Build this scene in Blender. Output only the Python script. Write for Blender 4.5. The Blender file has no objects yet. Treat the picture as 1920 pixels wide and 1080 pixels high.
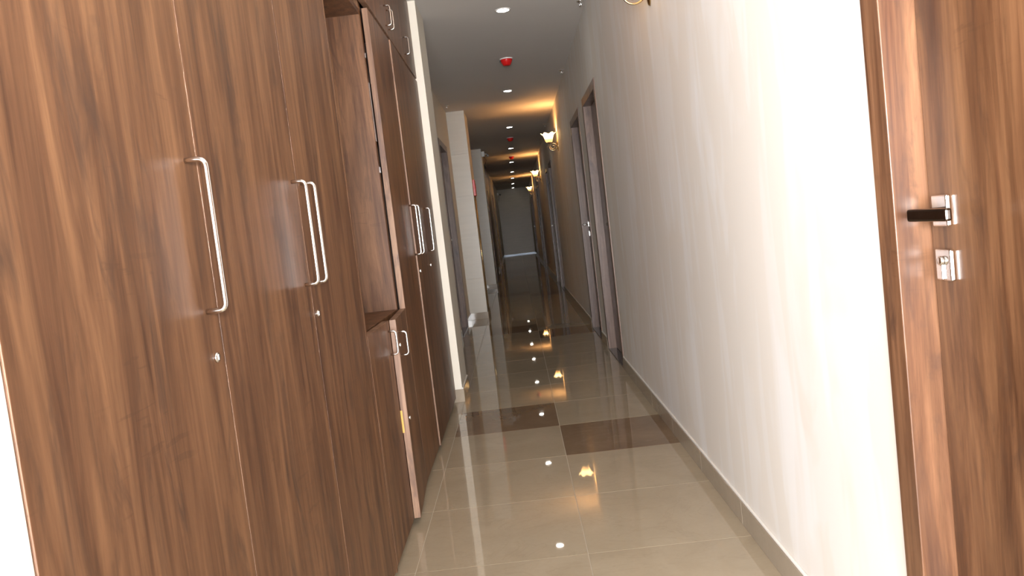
import bpy, bmesh, math, random
from mathutils import Vector, Matrix
random.seed(4)
S = bpy.context.scene
C = S.collection
PI = math.pi

# ------------------------------------------------------------------ camera
H = 1.1485
cam_d = bpy.data.cameras.new('camera')
cam = bpy.data.objects.new('camera', cam_d)
C.objects.link(cam)
cam_d.sensor_width = 36.0
cam_d.lens = 1506.41 / 1920 * 36.0
cam_d.clip_start = 0.02
roll, pitch, yaw = -0.11681618, 0.07495304, -0.01284684
cy, sy, cp, sp = math.cos(yaw), math.sin(yaw), math.cos(pitch), math.sin(pitch)
fwd = Vector((sy * cp, cy * cp, -sp)); rgt = Vector((cy, -sy, 0)); up = rgt.cross(fwd)
r2 = math.cos(roll) * rgt + math.sin(roll) * up
u2 = -math.sin(roll) * rgt + math.cos(roll) * up
m = Matrix((r2, u2, -fwd)).transposed().to_4x4()
m.translation = (0, 0, H)
cam.matrix_world = m
S.camera = cam

# ------------------------------------------------------------------ view, world, main lights
S.view_settings.view_transform = 'Standard'
S.view_settings.look = 'None'
S.view_settings.exposure = 0.78
S.view_settings.gamma = 1.0
S.view_settings.use_curve_mapping = False
W = bpy.data.worlds.new('world'); S.world = W
W.use_nodes = True
W.node_tree.nodes['Background'].inputs[0].default_value = (1.0, 0.93, 0.86, 1)
W.node_tree.nodes['Background'].inputs[1].default_value = 0.35

def light(name, kind, loc, power, color=(1, 1, 1), parent=None, **kw):
    d = bpy.data.lights.new(name, kind); d.energy = power; d.color = color
    for k, v in kw.items(): setattr(d, k, v)
    o = bpy.data.objects.new(name, d); o.location = loc; C.objects.link(o)
    if parent: o.parent = parent
    return o

FLASH = light('camera_flash', 'POINT', (0.015, -0.03, H + 0.14), 35, (1, 0.98, 0.96), shadow_soft_size=0.03)
# added fill spot at the camera, tilted forward and up to brighten the corridor
FILL = light('camera_fill_spot', 'SPOT', (0.015, -0.05, H + 0.2), 130, (1, 0.98, 0.96), shadow_soft_size=0.05, spot_size=math.radians(105), spot_blend=1.0)
FILL.rotation_euler = (PI - math.radians(66), 0, 0)
LOBBY = light('lobby_light', 'AREA', (-0.9, -4.0, 1.0), 960, (0.97, 0.98, 1.0), shape='RECTANGLE', size=5.0, size_y=1.8)
LOBBY.rotation_euler = (PI / 2, 0, -math.radians(8))

# ------------------------------------------------------------------ helpers
def bm_new(): return bmesh.new()

def add_box(bm, x0, x1, y0, y1, z0, z1, bevel=0.0, mi=0):
    b = bmesh.new()
    r = bmesh.ops.create_cube(b, size=1)
    for v in b.verts:
        v.co = Vector(((x0 + x1) / 2 + v.co.x * (x1 - x0), (y0 + y1) / 2 + v.co.y * (y1 - y0), (z0 + z1) / 2 + v.co.z * (z1 - z0)))
    if bevel > 0:
        bmesh.ops.bevel(b, geom=b.edges[:], offset=bevel, segments=2, affect='EDGES', profile=0.5)
    for f in b.faces: f.material_index = mi
    merge(bm, b)

def merge(bm, b):
    me = bpy.data.meshes.new('tmp'); b.to_mesh(me); b.free(); bm.from_mesh(me); bpy.data.meshes.remove(me)

def add_tube(bm, pts, r, seg=10, caps=True, radii=None):
    pts = [Vector(p) for p in pts]
    n = len(pts); rings = []
    t0 = (pts[1] - pts[0]).normalized()
    a = Vector((0, 0, 1)) if abs(t0.z) < 0.9 else Vector((1, 0, 0))
    nrm = t0.cross(a).normalized()
    for i, p in enumerate(pts):
        if i == 0: t = t0
        elif i == n - 1: t = (pts[-1] - pts[-2]).normalized()
        else: t = ((pts[i + 1] - p).normalized() + (p - pts[i - 1]).normalized()).normalized()
        nrm = (nrm - t * nrm.dot(t)).normalized()
        bn = t.cross(nrm)
        rr = radii[i] if radii else r
        rings.append([bm.verts.new(p + nrm * (rr * math.cos(2 * PI * k / seg)) + bn * (rr * math.sin(2 * PI * k / seg))) for k in range(seg)])
    for a_, b_ in zip(rings, rings[1:]):
        for k in range(seg):
            f = bm.faces.new((a_[k], a_[(k + 1) % seg], b_[(k + 1) % seg], b_[k])); f.smooth = True
    if caps:
        bm.faces.new(list(reversed(rings[0]))); bm.faces.new(rings[-1])

def fillet(pts, r, n=5):
    pts = [Vector(p) for p in pts]; out = [pts[0]]
    for a, b, c in zip(pts, pts[1:], pts[2:]):
        d0 = (a - b).normalized(); d1 = (c - b).normalized()
        p0 = b + d0 * r; p1 = b + d1 * r
        for k in range(n + 1):
            t = k / n
            out.append((1 - t) ** 2 * p0 + 2 * t * (1 - t) * b + t * t * p1)
    out.append(pts[-1]); return out

def add_lathe(bm, prof, centre=(0, 0, 0), axis='Z', seg=24, mod=None, close=False):
    """prof: list of (radius, height) from bottom to top along the axis."""
    rings = []
    c = Vector(centre)
    for i, (r, h) in enumerate(prof):
        ring = []
        for k in range(seg):
            a = 2 * PI * k / seg
            rr, hh = (r, h) if mod is None else mod(i, a, r, h)
            if axis == 'Z': p = Vector((rr * math.cos(a), rr * math.sin(a), hh))
            elif axis == 'X': p = Vector((hh, rr * math.cos(a), rr * math.sin(a)))
            else: p = Vector((rr * math.cos(a), hh, rr * math.sin(a)))
            ring.append(bm.verts.new(c + p))
        rings.append(ring)
    for a_, b_ in zip(rings, rings[1:]):
        for k in range(seg):
            f = bm.faces.new((a_[k], a_[(k + 1) % seg], b_[(k + 1) % seg], b_[k])); f.smooth = True
    if prof[0][0] > 1e-6: bm.faces.new(list(reversed(rings[0])))
    if prof[-1][0] > 1e-6 and not close: bm.faces.new(rings[-1])
    bmesh.ops.remove_doubles(bm, verts=bm.verts[:], dist=1e-6)
    bmesh.ops.recalc_face_normals(bm, faces=bm.faces[:])

def root_loc(o):
    while o.parent: o = o.parent
    return o.location

def obj(name, bm, mats, parent=None, loc=None):
    """ONE mesh object; the vertices are given in world coordinates."""
    base = Vector(loc) if loc is not None else (root_loc(parent).copy() if parent else Vector((0, 0, 0)))
    bmesh.ops.translate(bm, verts=bm.verts[:], vec=-base)
    me = bpy.data.meshes.new(name); bm.to_mesh(me); bm.free()
    for mt in (mats if isinstance(mats, (list, tuple)) else [mats]): me.materials.append(mt)
    o = bpy.data.objects.new(name, me); C.objects.link(o)
    if parent: o.parent = parent
    else: o.location = base
    return o

def tag(o, label=None, cat=None, group=None, kind=None):
    if label: o['label'] = label
    if cat: o['category'] = cat
    if group: o['group'] = group
    if kind: o['kind'] = kind
    return o

def thing(name, label, cat, loc=(0, 0, 0), group=None, kind=None):
    o = bpy.data.objects.new(name, None); o.empty_display_size = 0.1
    o.location = loc; C.objects.link(o)
    return tag(o, label, cat, group, kind)

def dup(src, loc, label=None, group=None):
    r = src.copy(); C.objects.link(r); r.location = loc
    if label: r['label'] = label
    if group: r['group'] = group
    for ch in list(src.children):
        c = ch.copy(); C.objects.link(c); c.parent = r
        for g in list(ch.children):
            d = g.copy(); C.objects.link(d); d.parent = c
    return r

def struct(name, bm, mat, label, cat, loc=None):
    return tag(obj(name, bm, mat, None, loc), label, cat, None, 'structure')

# ------------------------------------------------------------------ materials
class N:
    def __init__(self, name):
        self.m = bpy.data.materials.new(name); self.m.use_nodes = True
        self.t = self.m.node_tree; self.b = self.t.nodes['Principled BSDF']
    def n(self, typ, **kw):
        o = self.t.nodes.new(typ)
        for k, v in kw.items():
            if isinstance(k, str) and k.startswith('i_'): o.inputs[k[2:].replace('_', ' ')].default_value = v
            else: setattr(o, k, v)
        return o
    def l(self, a, b): self.t.links.new(a, b)
    def coords(self, rand=True):
        tc = self.n('ShaderNodeTexCoord')
        if not rand: return tc.outputs['Object']
        oi = self.n('ShaderNodeObjectInfo')
        mu = self.n('ShaderNodeMath', operation='MULTIPLY'); mu.inputs[1].default_value = 37.0
        self.l(oi.outputs['Random'], mu.inputs[0])
        ad = self.n('ShaderNodeVectorMath', operation='ADD')
        self.l(tc.outputs['Object'], ad.inputs[0]); self.l(mu.outputs[0], ad.inputs[1])
        return ad.outputs[0]
    def noise(self, vec, scale, detail=4, rough=0.55, dist=0.0):
        mp = self.n('ShaderNodeMapping'); mp.inputs['Scale'].default_value = scale
        self.l(vec, mp.inputs['Vector'])
        no = self.n('ShaderNodeTexNoise'); no.inputs['Scale'].default_value = 1.0
        no.inputs['Detail'].default_value = detail; no.inputs['Roughness'].default_value = rough
        no.inputs['Distortion'].default_value = dist
        self.l(mp.outputs[0], no.inputs['Vector'])
        return no.outputs['Fac']
    def ramp(self, fac, stops):
        r = self.n('ShaderNodeValToRGB'); e = r.color_ramp.elements
        while len(e) < len(stops): e.new(0.5)
        for el, (p, c) in zip(e, stops):
            el.position = p; el.color = (c[0], c[1], c[2], 1) if not isinstance(c, (int, float)) else (c, c, c, 1)
        self.l(fac, r.inputs[0]); return r.outputs[0]
    def mix(self, fac, a, b, mode='MIX'):
        x = self.n('ShaderNodeMix', data_type='RGBA', blend_type=mode)
        for s, v in ((x.inputs[0], fac), (x.inputs[6], a), (x.inputs[7], b)):
            if isinstance(v, (int, float)): s.default_value = v
            elif isinstance(v, tuple): s.default_value = (v[0], v[1], v[2], 1)
            else: self.l(v, s)
        return x.outputs[2]
    def bump(self, fac, strength, dist=0.002):
        b = self.n('ShaderNodeBump'); b.inputs['Strength'].default_value = strength; b.inputs['Distance'].default_value = dist
        self.l(fac, b.inputs['Height']); self.l(b.outputs[0], self.b.inputs['Normal'])
    def base(self, c):
        if isinstance(c, tuple): self.b.inputs['Base Color'].default_value = (c[0], c[1], c[2], 1)
        else: self.l(c, self.b.inputs['Base Color'])
    def set(self, **kw):
        for k, v in kw.items(): self.b.inputs[k.replace('_', ' ')].default_value = v
        return self

def wood(name, k=1.0, rough=0.4, tint=(1, 1, 1)):
    w = N(name); v = w.coords()
    def c(r, g, b): return (r * k * tint[0], g * k * tint[1], b * k * tint[2])
    streak = w.noise(v, (17, 17, 1.35), 6, 0.66, 0.8)
    base = w.ramp(streak, [(0.28, c(.085, .040, .025)), (0.43, c(.175, .092, .054)), (0.55, c(.255, .142, .084)), (0.70, c(.345, .20, .118))])
    fine = w.noise(v, (95, 95, 3.0), 4, 0.6, 0.2)
    fr = w.ramp(fine, [(0.3, 0.80), (0.7, 1.12)])
    col = w.mix(1.0, base, fr, 'MULTIPLY')
    blot = w.noise(v, (10, 10, 2.3), 5, 0.66, 1.2)
    bl = w.ramp(blot, [(0.53, 0.0), (0.70, 0.80)])
    col = w.mix(bl, col, c(.085, .052, .042))
    crk = w.noise(v, (9, 9, 75), 2, 0.5, 0.3)
    cm = w.ramp(crk, [(0.635, 0.0), (0.66, 0.30)])
    msk = w.ramp(w.noise(v, (5, 5, 2.6), 2), [(0.54, 0.0), (0.66, 1.0)])
    cm2 = w.mix(1.0, cm, msk, 'MULTIPLY')
    col = w.mix(cm2, col, c(.10, .055, .036))
    w.base(col)
    w.set(Roughness=rough)
    w.b.inputs['Specular IOR Level'].default_value = 0.32
    w.bump(fine, 0.06, 0.001)
    return w.m

def plain(name, col, rough=0.5, metal=0.0, spec=0.5):
    w = N(name); w.base(col); w.set(Roughness=rough, Metallic=metal); w.b.inputs['Specular IOR Level'].default_value = spec
    return w.m

def metal(name, col, rough):
    w = N(name); v = w.coords()
    f = w.noise(v, (120, 120, 20), 2)
    w.base(w.mix(w.ramp(f, [(0.3, 0.0), (0.7, 1.0)]), tuple(x * .9 for x in col), col))
    w.set(Roughness=rough, Metallic=1.0)
    return w.m

def paint(name, col, streak=0.0, rough=0.6):
    w = N(name); v = w.coords(False)
    a = w.noise(v, (1.3, 1.3, 0.9), 4)
    c = w.mix(w.ramp(a, [(0.3, 0.0), (0.7, 1.0)]), tuple(x * .965 for x in col), col)
    if streak:                                         # dried roller strokes of a whiter touch-up coat, running down the wall
        s = w.noise(v, (3.6, 3.6, 1.1), 3, 0.55, 0.7)
        s2 = w.noise(v, (7.0, 7.0, 0.9), 2, 0.5, 0.3)
        mx = w.mix(0.45, w.ramp(s, [(0.50, 0.0), (0.57, 1.0)]), w.ramp(s2, [(0.56, 0.0), (0.62, 1.0)]))
        mul = w.n('ShaderNodeMath', operation='MULTIPLY'); mul.inputs[1].default_value = streak
        w.l(mx, mul.inputs[0])
        c = w.mix(mul.outputs[0], c, (.83, .84, .86))
    w.base(c); w.set(Roughness=rough)
    g = w.noise(v, (180, 180, 180), 2)
    w.bump(g, 0.05, 0.001)
    return w.m

def tile_mat(name, lo, hi, vein, rough=0.022):
    w = N(name); v = w.coords()
    a = w.noise(v, (3, 3, 3), 6, 0.6, 0.8)
    c = w.mix(w.ramp(a, [(0.3, 0.0), (0.7, 1.0)]), lo, hi)
    b = w.noise(v, (2.2, 3.4, 2), 5, 0.6, 1.6)
    vm = w.ramp(b, [(0.485, 0.0), (0.5, 0.35), (0.515, 0.0)])
    c = w.mix(vm, c, vein)
    d = w.noise(v, (60, 60, 60), 2)
    c = w.mix(w.ramp(d, [(0.35, 0.10), (0.65, 0.0)]), c, tuple(x * .8 for x in lo))
    w.base(c); w.set(Roughness=rough, IOR=1.52)
    return w.m

def travertine(name, lo, hi, rough=0.35):
    w = N(name); v = w.coords()
    a = w.noise(v, (2.0, 2.0, 26), 5, 0.6, 0.3)
    w.base(w.mix(w.ramp(a, [(0.3, 0.0), (0.7, 1.0)]), lo, hi)); w.set(Roughness=rough)
    return w.m

def emit(name, col, strength, base=(.8, .8, .8)):
    w = N(name); w.base(base); w.b.inputs['Emission Color'].default_value = (*col, 1); w.b.inputs['Emission Strength'].default_value = strength
    return w.m

M = {}
M['wood'] = wood('walnut_laminate', .60, .42, (1.10, .93, .74))
M['wood_frame'] = wood('walnut_frame_laminate', 0.66, 0.36, (1.08, .93, .80))
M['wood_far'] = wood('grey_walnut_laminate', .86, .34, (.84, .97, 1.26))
M['wood_near'] = wood('walnut_door_laminate', .56, 0.32, (1.10, .93, .74))
M['edge'] = wood('edge_banding', 1.12, 0.45, (1, 1.05, 1.12))
M['carcass'] = plain('carcass_board', (.07, .04, .03), .6)
M['steel'] = metal('satin_steel', (.86, .85, .83), .16)
M['chrome'] = metal('chrome', (.92, .92, .92), .06)
M['steel_dark_refl'] = metal('steel_dark_reflection', (.16, .13, .11), .22)  # steel with the dark reflection on the lever face put into its colour
M['wall'] = paint('cream_wall_paint', (.73, .68, .62), 0.45)
M['wall_left'] = paint('cream_wall_paint_left', (.74, .68, .58), 0.0)
M['ceiling'] = paint('ceiling_paint', (.66, .63, .60), 0.0, .8)
M['tile'] = tile_mat('cream_floor_tile', (.385, .315, .22), (.445, .37, .265), (.34, .275, .19))
M['tile_dark'] = tile_mat('brown_floor_tile', (.19, .125, .075), (.245, .165, .10), (.30, .21, .14))
M['grout'] = plain('pale_grout', (.53, .47, .37), .8)
M['skirt'] = tile_mat('skirting_tile', (.30, .245, .185), (.35, .29, .22), (.28, .22, .16), 0.12)
M['trav'] = travertine('beige_travertine', (.56, .50, .42), (.60, .54, .455))
M['trav_far'] = travertine('dimmed_travertine', (.20, .145, .068), (.235, .172, .085))  # column travertine again, the dim warm light of the far end in its colour
M['bead'] = plain('white_sealant', (.80, .77, .72), .6)
M['granite'] = tile_mat('dark_granite', (.020, .018, .018), (.04, .036, .036), (.06, .055, .055), 0.12)
M['dark_clad'] = plain('dark_cladding', (.050, .036, .028), .3)
M['brass'] = metal('antique_brass', (.62, .44, .22), .2)
M['red'] = plain('red_plastic', (.62, .012, .012), .3)
M['white_plastic'] = plain('white_plastic', (.78, .76, .72), .4)
M['black_plastic'] = plain('black_plastic', (.015, .015, .015), .3)
M['lens'] = emit('downlight_lens', (1, .95, .86), 26)
M['alu'] = metal('brushed_aluminium', (.17, .19, .22), .32)
g = N('frosted_lamp_glass'); g.base((.95, .88, .75)); g.set(Roughness=.4)
sep = g.n('ShaderNodeSeparateXYZ'); tcg = g.n('ShaderNodeTexCoord'); g.l(tcg.outputs['Generated'], sep.inputs[0])
g.l(g.ramp(sep.outputs['Z'], [(0.12, (.80, .50, .16)), (0.5, (1, .66, .29))]), g.b.inputs['Emission Color'])
g.l(g.ramp(sep.outputs['Z'], [(0.10, .045), (0.28, .11), (0.55, 1.0)]), (mu_ := g.n('ShaderNodeMath', operation='MULTIPLY')).inputs[0]); mu_.inputs[1].default_value = 7.0
g.l(mu_.outputs[0], g.b.inputs['Emission Strength'])
tl = g.n('ShaderNodeBsdfTranslucent'); tl.inputs[0].default_value = (.55, .45, .30, 1)
mxs = g.n('ShaderNodeMixShader'); mxs.inputs[0].default_value = .5
g.l(g.b.outputs[0], mxs.inputs[1]); g.l(tl.outputs[0], mxs.inputs[2])
g.l(mxs.outputs[0], g.t.nodes['Material Output'].inputs['Surface'])
M['shade'] = g.m
M['bulb'] = emit('lamp_bulb', (1, .8, .5), 25)

# ------------------------------------------------------------------ the shell
XR, ZC, YE = 0.695, 2.712, 33.0
XN = -0.49          # face of the projecting wall and the columns on the left
XL = -0.72          # recessed left wall
YS = -0.9

# floor slab and its tiles
bm = bm_new(); add_box(bm, -1.35, 1.3, YS, YE + .3, -.12, -.0015)
floor = struct('floor', bm, M['grout'], 'polished cream tiled floor running down the whole corridor', 'floor')
cols = [(-1.085, -0.4835), (-0.4805, 0.1185), (0.1215, 0.6935)]
dark = {(2, 1): 1, (1, 2): 1}
def is_dark(ci, r):                 # pairs of offset brown tiles: right column first, left one row on
    return (ci == 2 and r in (1, 8, 16, 24)) or (ci == 1 and r in (2, 9, 17, 25))
tile_me = {}
far_l, far_d = bm_new(), bm_new()
for ci, (x0, x1) in enumerate(cols):
    for r in range(-7, 50):
        y0 = 3.3015 + .6 * r; y1 = y0 + .597
        if y0 > YE: continue
        y1 = min(y1, YE)
        if ci == 0 and y0 < 5.3 and False: continue
        if r < 17:
            key = (ci, is_dark(ci, r))
            if key not in tile_me:
                b = bm_new(); add_box(b, 0, x1 - x0, 0, .597, -.0015, 0)
                me = bpy.data.meshes.new('tile'); b.to_mesh(me); b.free()
                me.materials.append(M['tile_dark'] if key[1] else M['tile'])
                tile_me[key] = me
            o = bpy.data.objects.new('tile', tile_me[key]); C.objects.link(o); o.parent = floor; o.location = (x0, y0, 0)
            if key[1]: o['label'] = 'dark brown polished floor tile'
        else:
            add_box(far_d if is_dark(ci, r) else far_l, x0, x1, y0, y1, -.0015, 0)
tag(obj('distant_tiles', far_l, M['tile'], floor), kind='stuff')
tag(obj('distant_dark_tiles', far_d, M['tile_dark'], floor), kind='stuff')

bm = bm_new(); add_box(bm, -1.35, 1.3, YS, YE + .3, ZC, ZC + .12)
struct('ceiling', bm, M['ceiling'], 'flat off-white ceiling with a line of downlights', 'ceiling')

# walls with door openings
RD = [(0.50, 1.54), (5.95, 6.99), (7.43, 8.45), (13.1, 14.12), (14.53, 15.55), (20.2, 21.22), (21.63, 22.65), (27.3, 28.32), (28.73, 29.75)]
DT = 2.16
def wall_with_doors(bm, xa, xb, y0, y1, doors, top=DT):
    y = y0
    for a, b in doors:
        add_box(bm, xa, xb, y, a, 0, ZC); add_box(bm, xa, xb, a, b, top, ZC); y = b
    add_box(bm, xa, xb, y, y1, 0, ZC)
bm = bm_new(); wall_with_doors(bm, XR, XR + .2, 0.3, YE, RD)
struct('wall_right', bm, M['wall'], 'long cream wall with whitish roller strokes along the right side', 'wall')

LD1, LD2, LD3, LD4 = (8.75, 9.8), (18.6, 19.6), (23.6, 24.6), (27.6, 28.6)
XF = -0.575
bm = bm_new()
add_box(bm, -1.35, -0.541, 0.45, 0.813, 0, ZC)
add_box(bm, -1.35, -1.2, 0.812, 5.45, 0, ZC)
add_box(bm, -1.35, XN, 5.45, 5.93, 0, ZC)
wall_with_doors(bm, XL - .2, XL, 5.93, 17.9, [LD1], 2.2)
wall_with_doors(bm, XF - .2, XF, 22.0, YE, [LD3, LD4])
struct('wall_left', bm, M['wall_left'], 'cream plaster wall in stepped lengths along the left side', 'wall')

bm = bm_new(); wall_with_doors(bm, XF - .2, XF, 17.9, 22.0, [LD2])
struct('trim_1', bm, M['dark_clad'], 'dark brown wall cladding beyond the second column on the left', 'cladding')

# far end wall: beige cladding tiles in courses
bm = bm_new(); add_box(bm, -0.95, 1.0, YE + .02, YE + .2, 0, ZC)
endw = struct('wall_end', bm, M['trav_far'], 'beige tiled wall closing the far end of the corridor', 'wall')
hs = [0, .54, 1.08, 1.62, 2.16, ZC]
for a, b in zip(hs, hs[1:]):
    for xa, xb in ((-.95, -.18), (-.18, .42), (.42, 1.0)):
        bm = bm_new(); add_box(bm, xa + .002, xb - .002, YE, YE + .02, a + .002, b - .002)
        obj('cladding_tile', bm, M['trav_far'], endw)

def column(y0, y1, label):
    bm = bm_new(); add_box(bm, XL - .1, XN - .012, y0 + .012, y1 - .012, 0, ZC)
    c = struct('column', bm, M['wall_left'], label, 'column', (XL + .1, y0, 0))
    for a, b in zip(hs, hs[1:]):
        bm = bm_new(); add_box(bm, XL, XN, y0, y0 + .012, a + .001, b - .001)
        obj('cladding_tile', bm, M['trav'], c)
    bm = bm_new(); add_box(bm, XN - .012, XN, y0 + .012, y1, 0, ZC); obj('side_plaster', bm, M['wall_left'], c)
    for nm, bx in (('skirting_tile', (XL, XN + .01, y0 - .01, y0, 0, .09)), ('skirting_tile', (XN, XN + .01, y0, y1, 0, .09))):
        bm = bm_new(); add_box(bm, *bx, bevel=.002); obj(nm, bm, M['skirt'], c)
    return c
column(10.48, 11.2, 'nearer beige tiled column standing out from the left wall past the first door')
column(15.6, 16.3, 'farther beige tiled column with the black camera at its top')

# ------------------------------------------------------------------ skirting
def skirting(name, runs, label, splits=.6):
    root = thing(name, label, 'baseboard', (runs[0][0], runs[0][1], 0), None, 'structure')
    for x0, y0, x1, y1 in runs:          # a box run
        L = y1 - y0
        k = max(1, round(L / splits)) if y0 < 12 else 1
        for i in range(k):
            a = y0 + L * i / k; b = y0 + L * (i + 1) / k - (.002 if i < k - 1 else 0)
            bm = bm_new(); add_box(bm, x0, x1, a, b, 0, .088, bevel=.0015)
            obj('skirting_tile', bm, M['skirt'], root)
        bm = bm_new(); add_box(bm, x0 + (.003 if x0 > 0 else 0), x1 - (.003 if x0 < 0 else 0), y0, y1, .088, .098, bevel=.002)
        obj('sealant_bead', bm, M['bead'], root)
    return root
rr, y = [], 1.54
for a, b in RD[1:] + [(YE, YE)]:
    rr.append((XR - .011, y, XR, a)); y = b
skirting('baseboard_right', rr, 'low brown-beige tile skirting along the foot of the right wall')
lr = [(XN, 5.45, XN + .011, 5.93), (XL, 5.94, XL + .011, LD1[0]), (XL, LD1[1], XL + .011, 10.468), (XL, 11.2, XL + .011, 15.588),
      (XF, 22.0, XF + .011, LD3[0]), (XF, LD3[1], XF + .011, LD4[0]), (XF, LD4[1], XF + .011, YE)]
bl = skirting('baseboard_left', lr, 'low brown-beige tile skirting along the foot of the left walls')
bm = bm_new(); add_box(bm, -.565, XN + .011, 5.439, 5.45, 0, .088, bevel=.0015); obj('skirting_tile', bm, M['skirt'], bl)
# bright metal strip at the foot of the end wall
bm = bm_new(); add_box(bm, XF + .012, XR - .012, YE - .014, YE, 0, .045, bevel=.003)
struct('trim_2', bm, M['alu'], 'shiny metal kick strip at the foot of the far end wall', 'trim')

# ------------------------------------------------------------------ wooden doors of the corridor
def add_leafbox(bm, *a): add_box(bm, *a, bevel=.002)

def plate_lock(bm_plate, x, s, y, z, w=.05):
    add_box(bm_plate, *sorted((x, x - s * .009)), y - w / 2, y + w / 2, z - w / 2 * 1.12, z + w / 2 * 1.12, bevel=.003)

def room_door(n, side, xw, y0, y1, label, handle_far, top=DT, wood_key='wood_frame', jw=.07, depth=.060, zl=1.09, detail=True):
    """A leaf set back in a deep wooden frame; side=+1 right wall (room face looks to -X), -1 left wall."""
    s = side
    d = thing('door_%d' % n, label, 'door', (xw, (y0 + y1) / 2, 0), None, 'structure')
    xa, xb = sorted((xw - s * .008, xw + s * .15))
    for ya, yb in ((y0, y0 + jw), (y1 - jw, y1)):
        bm = bm_new(); add_box(bm, xa, xb, ya, yb, 0, top, bevel=.002); obj('jamb', bm, M[wood_key], d)
    bm = bm_new(); add_box(bm, xa, xb, y0 + jw, y1 - jw, top - jw, top, bevel=.002); obj('head', bm, M[wood_key], d)
    x0, x1 = sorted((xw + s * depth, xw + s * (depth + .04)))
    bm = bm_new(); add_leafbox(bm, x0, x1, y0 + jw + .002, y1 - jw - .002, .012, top - jw - .003)
    leaf = obj('leaf', bm, M['wood_near' if n == 1 else wood_key], d)
    bm = bm_new(); add_box(bm, *sorted((xw - s * .009, xw + s * .15)), y0 + jw, y1 - jw, .0, .008, bevel=.001); obj('threshold', bm, M['granite'], d)
    # lever set
    ly = (y1 - jw - .05) if handle_far else (y0 + jw + .05)
    q = -1 if handle_far else 1            # lever points away from the closing edge
    xf = xw + s * depth
    bm = bm_new(); plate_lock(bm, xf, s, ly, zl); obj('rosette', bm, M['steel'], leaf)
    bm = bm_new(); plate_lock(bm, xf, s, ly, zl - .096)
    esc = obj('lock_plate', bm, M['steel'], leaf)
    # neck + flat lever bar
    bm = bm_new(); add_tube(bm, [(xf - s * .007, ly, zl - .004), (xf - s * .052, ly, zl - .004)], .0105, 14)
    xo = xf - s * .055
    add_box(bm, *sorted((xo - s * .006, xo + s * .006)), *sorted((ly - q * .012, ly + q * .118)), zl - .014, zl + .008, bevel=.004)
    obj('lever_handle', bm, M['steel_dark_refl' if n == 1 else 'steel'], leaf)
    if n == 1:
        bm = bm_new(); add_lathe(bm, [(.0, xf - .0165), (.0065, xf - .0165), (.0085, xf - .014), (.0085, xf - .008)], (0, ly, zl - .088), 'X', 16)
        add_box(bm, xf - .0135, xf - .008, ly - .0035, ly + .0035, zl - .122, zl - .088, bevel=.002)
        obj('keyhole', bm, M['steel'], leaf)
    return d

room_door(1, 1, XR, *RD[0], 'walnut door close to the camera on the right with a square lever plate', True, depth=.056)
rl = ['wooden door in the right wall nearest after the bright bare stretch', 'wooden door with a chrome lock just past the first far one on the right',
      'third wooden door along the right wall, just beyond the first lit wall lamp', 'fourth wooden door along the right wall beyond the first lit lamp',
      'wooden door on the right past the second lit wall lamp', 'wooden door on the right, second past the second lit lamp',
      'dark wooden door near the end of the right wall', 'last dark wooden door on the right before the end wall']
for i, (a, b) in enumerate(RD[1:]):
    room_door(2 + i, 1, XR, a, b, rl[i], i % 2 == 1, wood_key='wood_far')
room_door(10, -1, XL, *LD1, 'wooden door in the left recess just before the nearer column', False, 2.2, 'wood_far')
room_door(11, -1, XF, *LD2, 'dark wooden door set in the brown cladding on the left', False)
room_door(12, -1, XF, *LD3, 'dark wooden door on the far left beyond the brown cladding', False)
room_door(13, -1, XF, *LD4, 'last dark wooden door on the left before the end wall', False)

# ------------------------------------------------------------------ built-in wardrobes on the left
XD = -0.539        # front face of the doors
TH = 0.026
XC = XD - TH - .009

def rot_bm(bm, hinge, ang):
    if ang: bmesh.ops.rotate(bm, verts=bm.verts[:], cent=hinge, matrix=Matrix.Rotation(ang, 3, 'Z'))

def cab_door(parent, y0, y1, z0, z1, handle=None, lock=None, ajar=0.0, hinge='near', gap=.0015, label=None, th=TH):
    """handle=(y, z_low, z_high); lock=(y, z); ajar in radians about the hinge edge."""
    hp = (XD - th, y0 if hinge == 'near' else y1, 0)
    ang = ajar if hinge == 'far' else -ajar
    bm = bm_new(); add_box(bm, XD - th, XD, y0 + gap, y1 - gap, z0 + gap, z1 - gap, bevel=.0012)
    bm.normal_update()
    for f in bm.faces:
        if abs(f.normal.y) > .75 or abs(f.normal.z) > .75: f.material_index = 1
    rot_bm(bm, hp, ang)
    dr = obj('door', bm, [M['wood'], M['edge']], parent)
    if label: dr['label'] = label
    if handle:
        hy, za, zb = handle
        bm = bm_new(); st = .034 if zb - za > .15 else .03; r = .0048 if zb - za > .15 else .004
        add_tube(bm, fillet([(XD - .001, hy, za), (XD + st, hy, za), (XD + st, hy, zb), (XD - .001, hy, zb)], .014), r, 10)
        rot_bm(bm, hp, ang); obj('handle', bm, M['steel'], dr)
    if lock:
        ly, lz = lock
        bm = bm_new(); add_lathe(bm, [(.009, XD - .001), (.009, XD + .003), (.0075, XD + .0045), (.0, XD + .0045)], (0, ly, lz), 'X', 16)
        add_box(bm, XD + .004, XD + .0055, ly - .001, ly + .001, lz - .005, lz + .005)
        rot_bm(bm, hp, ang); obj('lock', bm, M['steel'], dr)
    return dr

def panel(name, parent, *b, mat='wood', bevel=.001):
    bm = bm_new(); add_box(bm, *b, bevel=bevel); return obj(name, bm, M[mat], parent)

XB = -1.19
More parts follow.
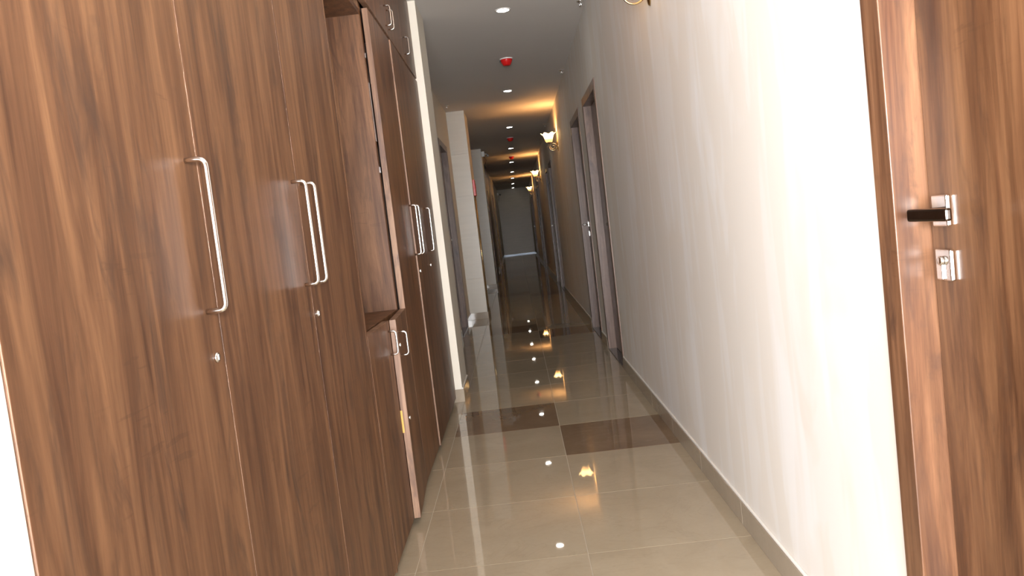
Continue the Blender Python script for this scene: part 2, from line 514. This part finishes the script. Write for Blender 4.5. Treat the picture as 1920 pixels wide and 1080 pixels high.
# 1. near wardrobe: three tall doors
Y = [0.815, 1.412, 2.052, 2.672]
w1 = thing('wardrobe', 'tall three-door walnut wardrobe nearest on the left', 'wardrobe', (-.86, 1.74, 0), 'built-in wardrobes on the left')
panel('side_panel', w1, XB, XC, Y[0], Y[0] + .018, .02, ZC - .004)
panel('side_panel', w1, XB, XD, Y[3] + .001, Y[3] + .019, .02, ZC - .004)
panel('side_panel', w1, XB, XC, Y[2] - .009, Y[2] + .009, .06, ZC - .03, mat='carcass')
panel('back_panel', w1, XB, XB + .012, Y[0] + .018, Y[3], .06, ZC - .03, mat='carcass')
panel('bottom_panel', w1, XB + .012, XC, Y[0] + .018, Y[3], .042, .06, mat='carcass')
panel('top_panel', w1, XB + .012, XC, Y[0] + .018, Y[3], ZC - .03, ZC - .012, mat='carcass')
panel('plinth', w1, XB, XC - .006, Y[0], Y[3] + .019, 0, .042)
hz0, hz1 = 1.066, 1.323
cab_door(w1, Y[0], Y[1], .03, 2.195, (Y[1] - .052, hz0, hz1), (Y[1] - .040, .985))
cab_door(w1, Y[1], Y[2], .03, 2.195, (Y[2] - .048, hz0, hz1), None)
cab_door(w1, Y[2], Y[3], .03, 2.195, (Y[2] + .04, hz0, hz1), (Y[2] + .03, .985), hinge='far')
for a, b in zip(Y, Y[1:]): cab_door(w1, a, b, 2.2, ZC - .004, (b - .05, 2.25, 2.345))

# 2. niche unit: open niche over a two-door base, top cupboard above
Yn0, Yn1 = Y[3] + .021, 3.628
Ym = 3.145
w2 = thing('niche_cabinet', 'open walnut niche over a low two-door cupboard with one door ajar', 'cabinet', (-.86, 3.15, 0))
panel('niche_side', w2, XB, XC, Yn1 - .018, Yn1, .042, ZC - .004)
panel('back_panel', w2, XB, XB + .012, Yn0, Yn1 - .018, .042, ZC - .004)
panel('shelf', w2, XB + .012, XC, Yn0, Yn1 - .018, .820, .842)
panel('niche_ceiling', w2, XB + .012, XC, Yn0, Yn1 - .018, 2.155, 2.178)
panel('bottom_panel', w2, XB + .012, XC, Yn0, Yn1 - .018, .042, .06, mat='carcass')
panel('plinth', w2, XB, XC - .006, Yn0, Yn1, 0, .042)
cab_door(w2, Yn0, Ym, .03, .842, (Ym - .045, .712, .803))
aj = cab_door(w2, Ym + .011, Yn1, .03, .842, (Ym + .06, .690, .785), (Ym + .035, .735), ajar=.055, hinge='far', label='low cupboard door standing ajar')
hp = (XD - TH, Yn1, 0)
bm = bm_new(); add_lathe(bm, [(.008, XD - .001), (.008, XD + .006), (.006, XD + .008), (.0, XD + .008)], (0, Ym + .04, .437), 'X', 14)
rot_bm(bm, hp, .055); obj('catch', bm, M['steel'], aj)
bm = bm_new(); add_box(bm, XD - TH - .002, XD - TH + .006, Ym + .0105, Ym + .013, .385, .475)
rot_bm(bm, hp, .055); tag(obj('tape', bm, plain('ochre_tape', (.62, .34, .07), .6), aj), 'scrap of ochre tape')
cab_door(w2, Yn0, (Yn0 + Yn1) / 2, 2.2, ZC - .004, ((Yn0 + Yn1) / 2 - .05, 2.25, 2.345))
cab_door(w2, (Yn0 + Yn1) / 2, Yn1, 2.2, ZC - .004, ((Yn0 + Yn1) / 2 + .05, 2.25, 2.345), hinge='far')

# 3. far wardrobe: three tall doors and three top doors
Z = [Yn1 + .002, 4.24, 4.845, 5.447]
w3 = thing('wardrobe', 'tall walnut wardrobe beyond the open niche, its middle door ajar', 'wardrobe', (-.86, 4.54, 0), 'built-in wardrobes on the left')
panel('side_panel', w3, XB, XC, Z[0], Z[0] + .018, .042, ZC - .004)
panel('side_panel', w3, XB, XC, Z[3] - .018, Z[3], .042, ZC - .004, mat='carcass')
panel('side_panel', w3, XB, XC, Z[1] - .009, Z[1] + .009, .06, ZC - .03, mat='carcass')
panel('back_panel', w3, XB, XB + .012, Z[0] + .018, Z[3] - .018, .06, ZC - .03, mat='carcass')
panel('bottom_panel', w3, XB + .012, XC, Z[0] + .018, Z[3] - .018, .042, .06, mat='carcass')
panel('top_panel', w3, XB + .012, XC, Z[0] + .018, Z[3] - .018, 2.18, 2.198, mat='carcass')
panel('plinth', w3, XB, XC - .006, Z[0], Z[3], 0, .042)
cab_door(w3, Z[0], Z[1], .03, 2.186, (Z[1] - .03, hz0, hz1))
cab_door(w3, Z[1], Z[2], .03, 2.186, (Z[1] + .05, hz0, hz1), (Z[1] + .035, .975), ajar=.011, hinge='far', label='tall door standing slightly ajar')
cab_door(w3, Z[2], Z[3], .03, 2.186, (Z[2] + .03, hz0, hz1), (Z[2] + .02, .98), hinge='far')
cab_door(w3, Z[0], Z[1], 2.202, ZC - .004, (Z[1] - .045, 2.245, 2.345))
cab_door(w3, Z[1], Z[2], 2.202, ZC - .004, (Z[1] + .045, 2.245, 2.345), hinge='far')
cab_door(w3, Z[2], Z[3], 2.202, ZC - .004, (Z[2] + .06, 2.25, 2.35), hinge='far')
for za, zb in ((1.60, 1.86), (1.46, 1.485), (1.97, 1.99)):
    bm = bm_new(); add_box(bm, XC - .001, XC + .0035, Z[0] + .002, Z[0] + .03, za, zb); obj('hinge', bm, M['chrome'], w3)

# ------------------------------------------------------------------ ceiling fittings
LX = 0.092
d0 = thing('downlight', 'recessed round white downlight, first and largest in the ceiling row', 'downlight', (LX, 5.94, ZC), 'ceiling downlights')
bm = bm_new(); add_lathe(bm, [(.040, ZC - .001), (.044, ZC - .005), (.056, ZC - .004), (.058, ZC)], (LX, 5.94, 0), 'Z', 28); 
bm.faces.ensure_lookup_table()
obj('trim_ring', bm, M['white_plastic'], d0)
bm = bm_new(); add_lathe(bm, [(.0, ZC - .0065), (.030, ZC - .0065), (.044, ZC - .0052), (.044, ZC - .001)], (LX, 5.94, 0), 'Z', 28)
obj('lens', bm, M['lens'], d0)
names = ['second', 'third', 'fourth', 'fifth', 'sixth', 'seventh', 'eighth', 'ninth']
for nme, yy in zip(names, (9.40, 12.78, 16.19, 19.6, 23.05, 26.0, 29.3, 32.45)):
    dup(d0, (LX, yy, ZC), 'recessed round white downlight, %s along the ceiling row' % nme)
dup(d0, (LX, 2.52, ZC), 'recessed round white downlight overhead, mirrored in the near floor')

s0 = thing('fire_alarm_sounder', 'red dome alarm sounder on the ceiling between the first two downlights', 'alarm', (.097, 7.63, ZC), 'red ceiling alarms')
bm = bm_new(); add_lathe(bm, [(.060, ZC - .010), (.062, ZC - .006), (.062, ZC)], (.097, 7.63, 0), 'Z', 28); obj('base', bm, M['white_plastic'], s0)
bm = bm_new(); add_lathe(bm, [(.0, ZC - .066), (.026, ZC - .065), (.036, ZC - .060), (.049, ZC - .036), (.056, ZC - .018), (.057, ZC - .010)], (.097, 7.63, 0), 'Z', 28); obj('dome', bm, M['red'], s0)
bm = bm_new(); add_box(bm, .097 - .065, .097 - .052, 7.624, 7.636, ZC - .028, ZC - .016, bevel=.002); obj('indicator', bm, M['black_plastic'], s0)
dup(s0, (.09, 14.27, ZC), 'red dome alarm sounder on the ceiling beyond the third downlight')
dup(s0, (.096, 18.0, ZC), 'red dome alarm sounder on the ceiling beyond the fourth downlight')

k0 = thing('sprinkler', 'small chrome ceiling sprinkler nearest, beside the top of the right wall', 'sprinkler', (.655, 5.95, ZC), 'ceiling sprinklers')
bm = bm_new(); add_lathe(bm, [(.010, ZC - .010), (.026, ZC - .006), (.029, ZC)], (.655, 5.95, 0), 'Z', 20); obj('rosette', bm, M['chrome'], k0)
bm = bm_new(); add_tube(bm, [(.655, 5.95, ZC - .008), (.655, 5.95, ZC - .03)], .006, 10)
for sx in (-1, 1): add_tube(bm, [(.655 + sx * .006, 5.95, ZC - .016), (.655 + sx * .012, 5.95, ZC - .024), (.655, 5.95, ZC - .036)], .002, 6)
obj('frame_arms', bm, M['chrome'], k0)
bm = bm_new(); add_lathe(bm, [(.004, ZC - .040), (.014, ZC - .038), (.014, ZC - .036), (.004, ZC - .035)], (.655, 5.95, 0), 'Z', 16); obj('deflector', bm, M['chrome'], k0)
for p, lb in (((.668, 8.52), 'small chrome ceiling sprinkler above the pair of doors on the right'), ((-.66, 9.90), 'small chrome ceiling sprinkler on the left before the nearer column'),
              ((.655, 12.96), 'small chrome ceiling sprinkler just past the first lit wall lamp'), ((.65, 15.4), 'small chrome ceiling sprinkler farthest along the right wall')):
    dup(k0, (p[0], p[1], ZC), lb)

# ------------------------------------------------------------------ wall lamps
SZ = 2.165
def make_sconce(yy, label):
    t = thing('wall_sconce', label, 'wall lamp', (XR, yy, SZ), 'scrolled wall lamps on the right')
    def P(p, z, dy=0): return (XR - p, yy + dy, SZ + z)
    bm = bm_new()
    def oval(i, a, r, h): return (r, h)
    add_lathe(bm, [(.0, XR - .020), (.016, XR - .019), (.024, XR - .012), (.034, XR - .008), (.037, XR)], (0, yy, SZ), 'X', 24)
    for v in bm.verts: v.co.z = SZ + (v.co.z - SZ) * 2.15
    obj('backplate', bm, M['brass'], t)
    bm = bm_new(); pts = [P(.115, .045), P(.117, .02)]
    c = (.067, -.012)
    for k in range(0, 44):
        a = -k * (PI / 12); R = .050 if k <= 12 else .050 - .0375 * (k - 12) / 31
        pts.append(P(c[0] + R * math.cos(a), c[1] + R * math.sin(a)))
    add_tube(bm, pts, .0042, 8, radii=[.0045] * 14 + [.0045 - .002 * max(0, k - 12) / 32 for k in range(len(pts) - 14)])
    add_tube(bm, [P(.012, -.015), P(.0185, -.014)], .006, 8)
    obj('scroll_arm', bm, M['brass'], t)
    bm = bm_new(); add_lathe(bm, [(.006, .024), (.012, .027), (.009, .033), (.020, .040), (.036, .046), (.038, .050), (.030, .050)], (XR - .115, yy, SZ), 'Z', 20)
    obj('lamp_cup', bm, M['brass'], t)
    bm = bm_new()
    n = 48
    outer = [(.038, .046), (.043, .056), (.050, .075), (.056, .100), (.063, .125), (.074, .148), (.088, .163), (.096, .166)]
    def flare(i, a, r, h):
        tt = min(1, max(0, (h - .07) / .096)); w = math.cos(6 * a)
        return (r * (1 + .07 * w * tt * tt), h + .010 * w * tt * tt)
    rings = []
    prof = outer + [(r - .003, h + .0005) for r, h in reversed(outer)]
    for i, (r, h) in enumerate(prof):
        ring = []
        for k in range(n):
            a = 2 * PI * k / n; rr_, hh = flare(i, a, r, h)
            ring.append(bm.verts.new((XR - .115 + rr_ * math.cos(a), yy + rr_ * math.sin(a), SZ + hh)))
        rings.append(ring)
    for a_, b_ in zip(rings, rings[1:]):
        for k in range(n):
            f = bm.faces.new((a_[k], a_[(k + 1) % n], b_[(k + 1) % n], b_[k])); f.smooth = True
    bmesh.ops.recalc_face_normals(bm, faces=bm.faces[:])
    obj('lamp_shade', bm, M['shade'], t)
    bm = bm_new(); add_lathe(bm, [(.010, .048), (.010, .062), (.018, .078), (.021, .092), (.016, .106), (.0, .113)], (XR - .115, yy, SZ), 'Z', 16)
    obj('bulb', bm, M['bulb'], t)
    light('bulb_light', 'POINT', (-.115, 0, .128), 8.0, (1, .43, .11), parent=t, shadow_soft_size=.012)
    return t
sc = make_sconce(10.85, 'lit wall lamp with glass flower shade, past the pair of doors on the right')
dup(sc, (XR, 3.58, SZ - .055), 'wall lamp nearest the camera, only its brass scroll showing at the top edge')
dup(sc, (XR, 18.1, SZ), 'second lit wall lamp with flower shade along the right wall')
dup(sc, (XR, 25.3, SZ), 'farthest lit wall lamp with flower shade, near the end wall')

# ------------------------------------------------------------------ small fittings on the left
t = thing('fire_alarm_box', 'red alarm box on the side of the nearer column', 'alarm', (XN, 10.72, 1.62))
bm = bm_new(); add_box(bm, XN, XN + .028, 10.60, 10.84, 1.615, 1.825, bevel=.004); obj('box', bm, M['red'], t)
bm = bm_new(); add_box(bm, XN + .028, XN + .030, 10.64, 10.80, 1.66, 1.78, bevel=.0008); obj('cover', bm, M['red'], t)
bm = bm_new(); add_tube(bm, [(XN + .006, 10.72, .092), (XN + .006, 10.72, 1.615)], .006, 8)
tag(obj('lit_edge', bm, M['brass'], None, (XN + .006, 10.72, .092)), 'thin brass strip added as the lit edge of the column below the red alarm box', 'lit edge')  # brass tube added to draw the light along the column's side edge

def bullet_camera(x, yy, z, label, dx):
    t = thing('security_camera', label, 'camera', (x, yy, z), 'small security cameras')
    bm = bm_new(); add_box(bm, x - .03, x + .03, yy - .03, yy + .03, z - .05, z + .05, bevel=.006); obj('junction_box', bm, M['white_plastic'], t)
    bm = bm_new(); add_tube(bm, [(x + dx * .028, yy, z), (x + dx * .06, yy, z - .005), (x + dx * .08, yy - .02, z - .02)], .009, 8); obj('bracket', bm, M['white_plastic'], t)
    bm = bm_new(); add_tube(bm, [(x + dx * .085, yy + .03, z - .025), (x + dx * .095, yy - .07, z - .045)], .028, 14); obj('housing', bm, M['black_plastic'], t)
    bm = bm_new(); add_tube(bm, [(x + dx * .095, yy - .0701, z - .045), (x + dx * .0955, yy - .075, z - .046)], .018, 12); obj('lens', bm, M['chrome'], t)
    bm = bm_new(); add_tube(bm, [(x + dx * .01, yy - .02, z - .049), (x + dx * .05, yy - .03, z - .12), (x + dx * .02, yy - .02, z - .22), (x + dx * .028, yy - .02, z - .28)], .005, 6); obj('cable', bm, M['black_plastic'], t)
bullet_camera(XN + .03, 15.70, 2.615, 'black security camera at the top of the farther column', 1)
bullet_camera(XF + .03, 32.2, 2.52, 'black security camera high on the left beside the end wall', 1)

t = thing('switch_box', 'small white switch box on the dark cladding at the left', 'switch', (XF, 18.25, 1.60))
bm = bm_new(); add_box(bm, XF, XF + .03, 18.2, 18.3, 1.56, 1.66, bevel=.004); obj('box', bm, M['white_plastic'], t)
bm = bm_new(); add_box(bm, XF + .03, XF + .036, 18.22, 18.25, 1.59, 1.63, bevel=.002); obj('rocker', bm, M['chrome'], t)
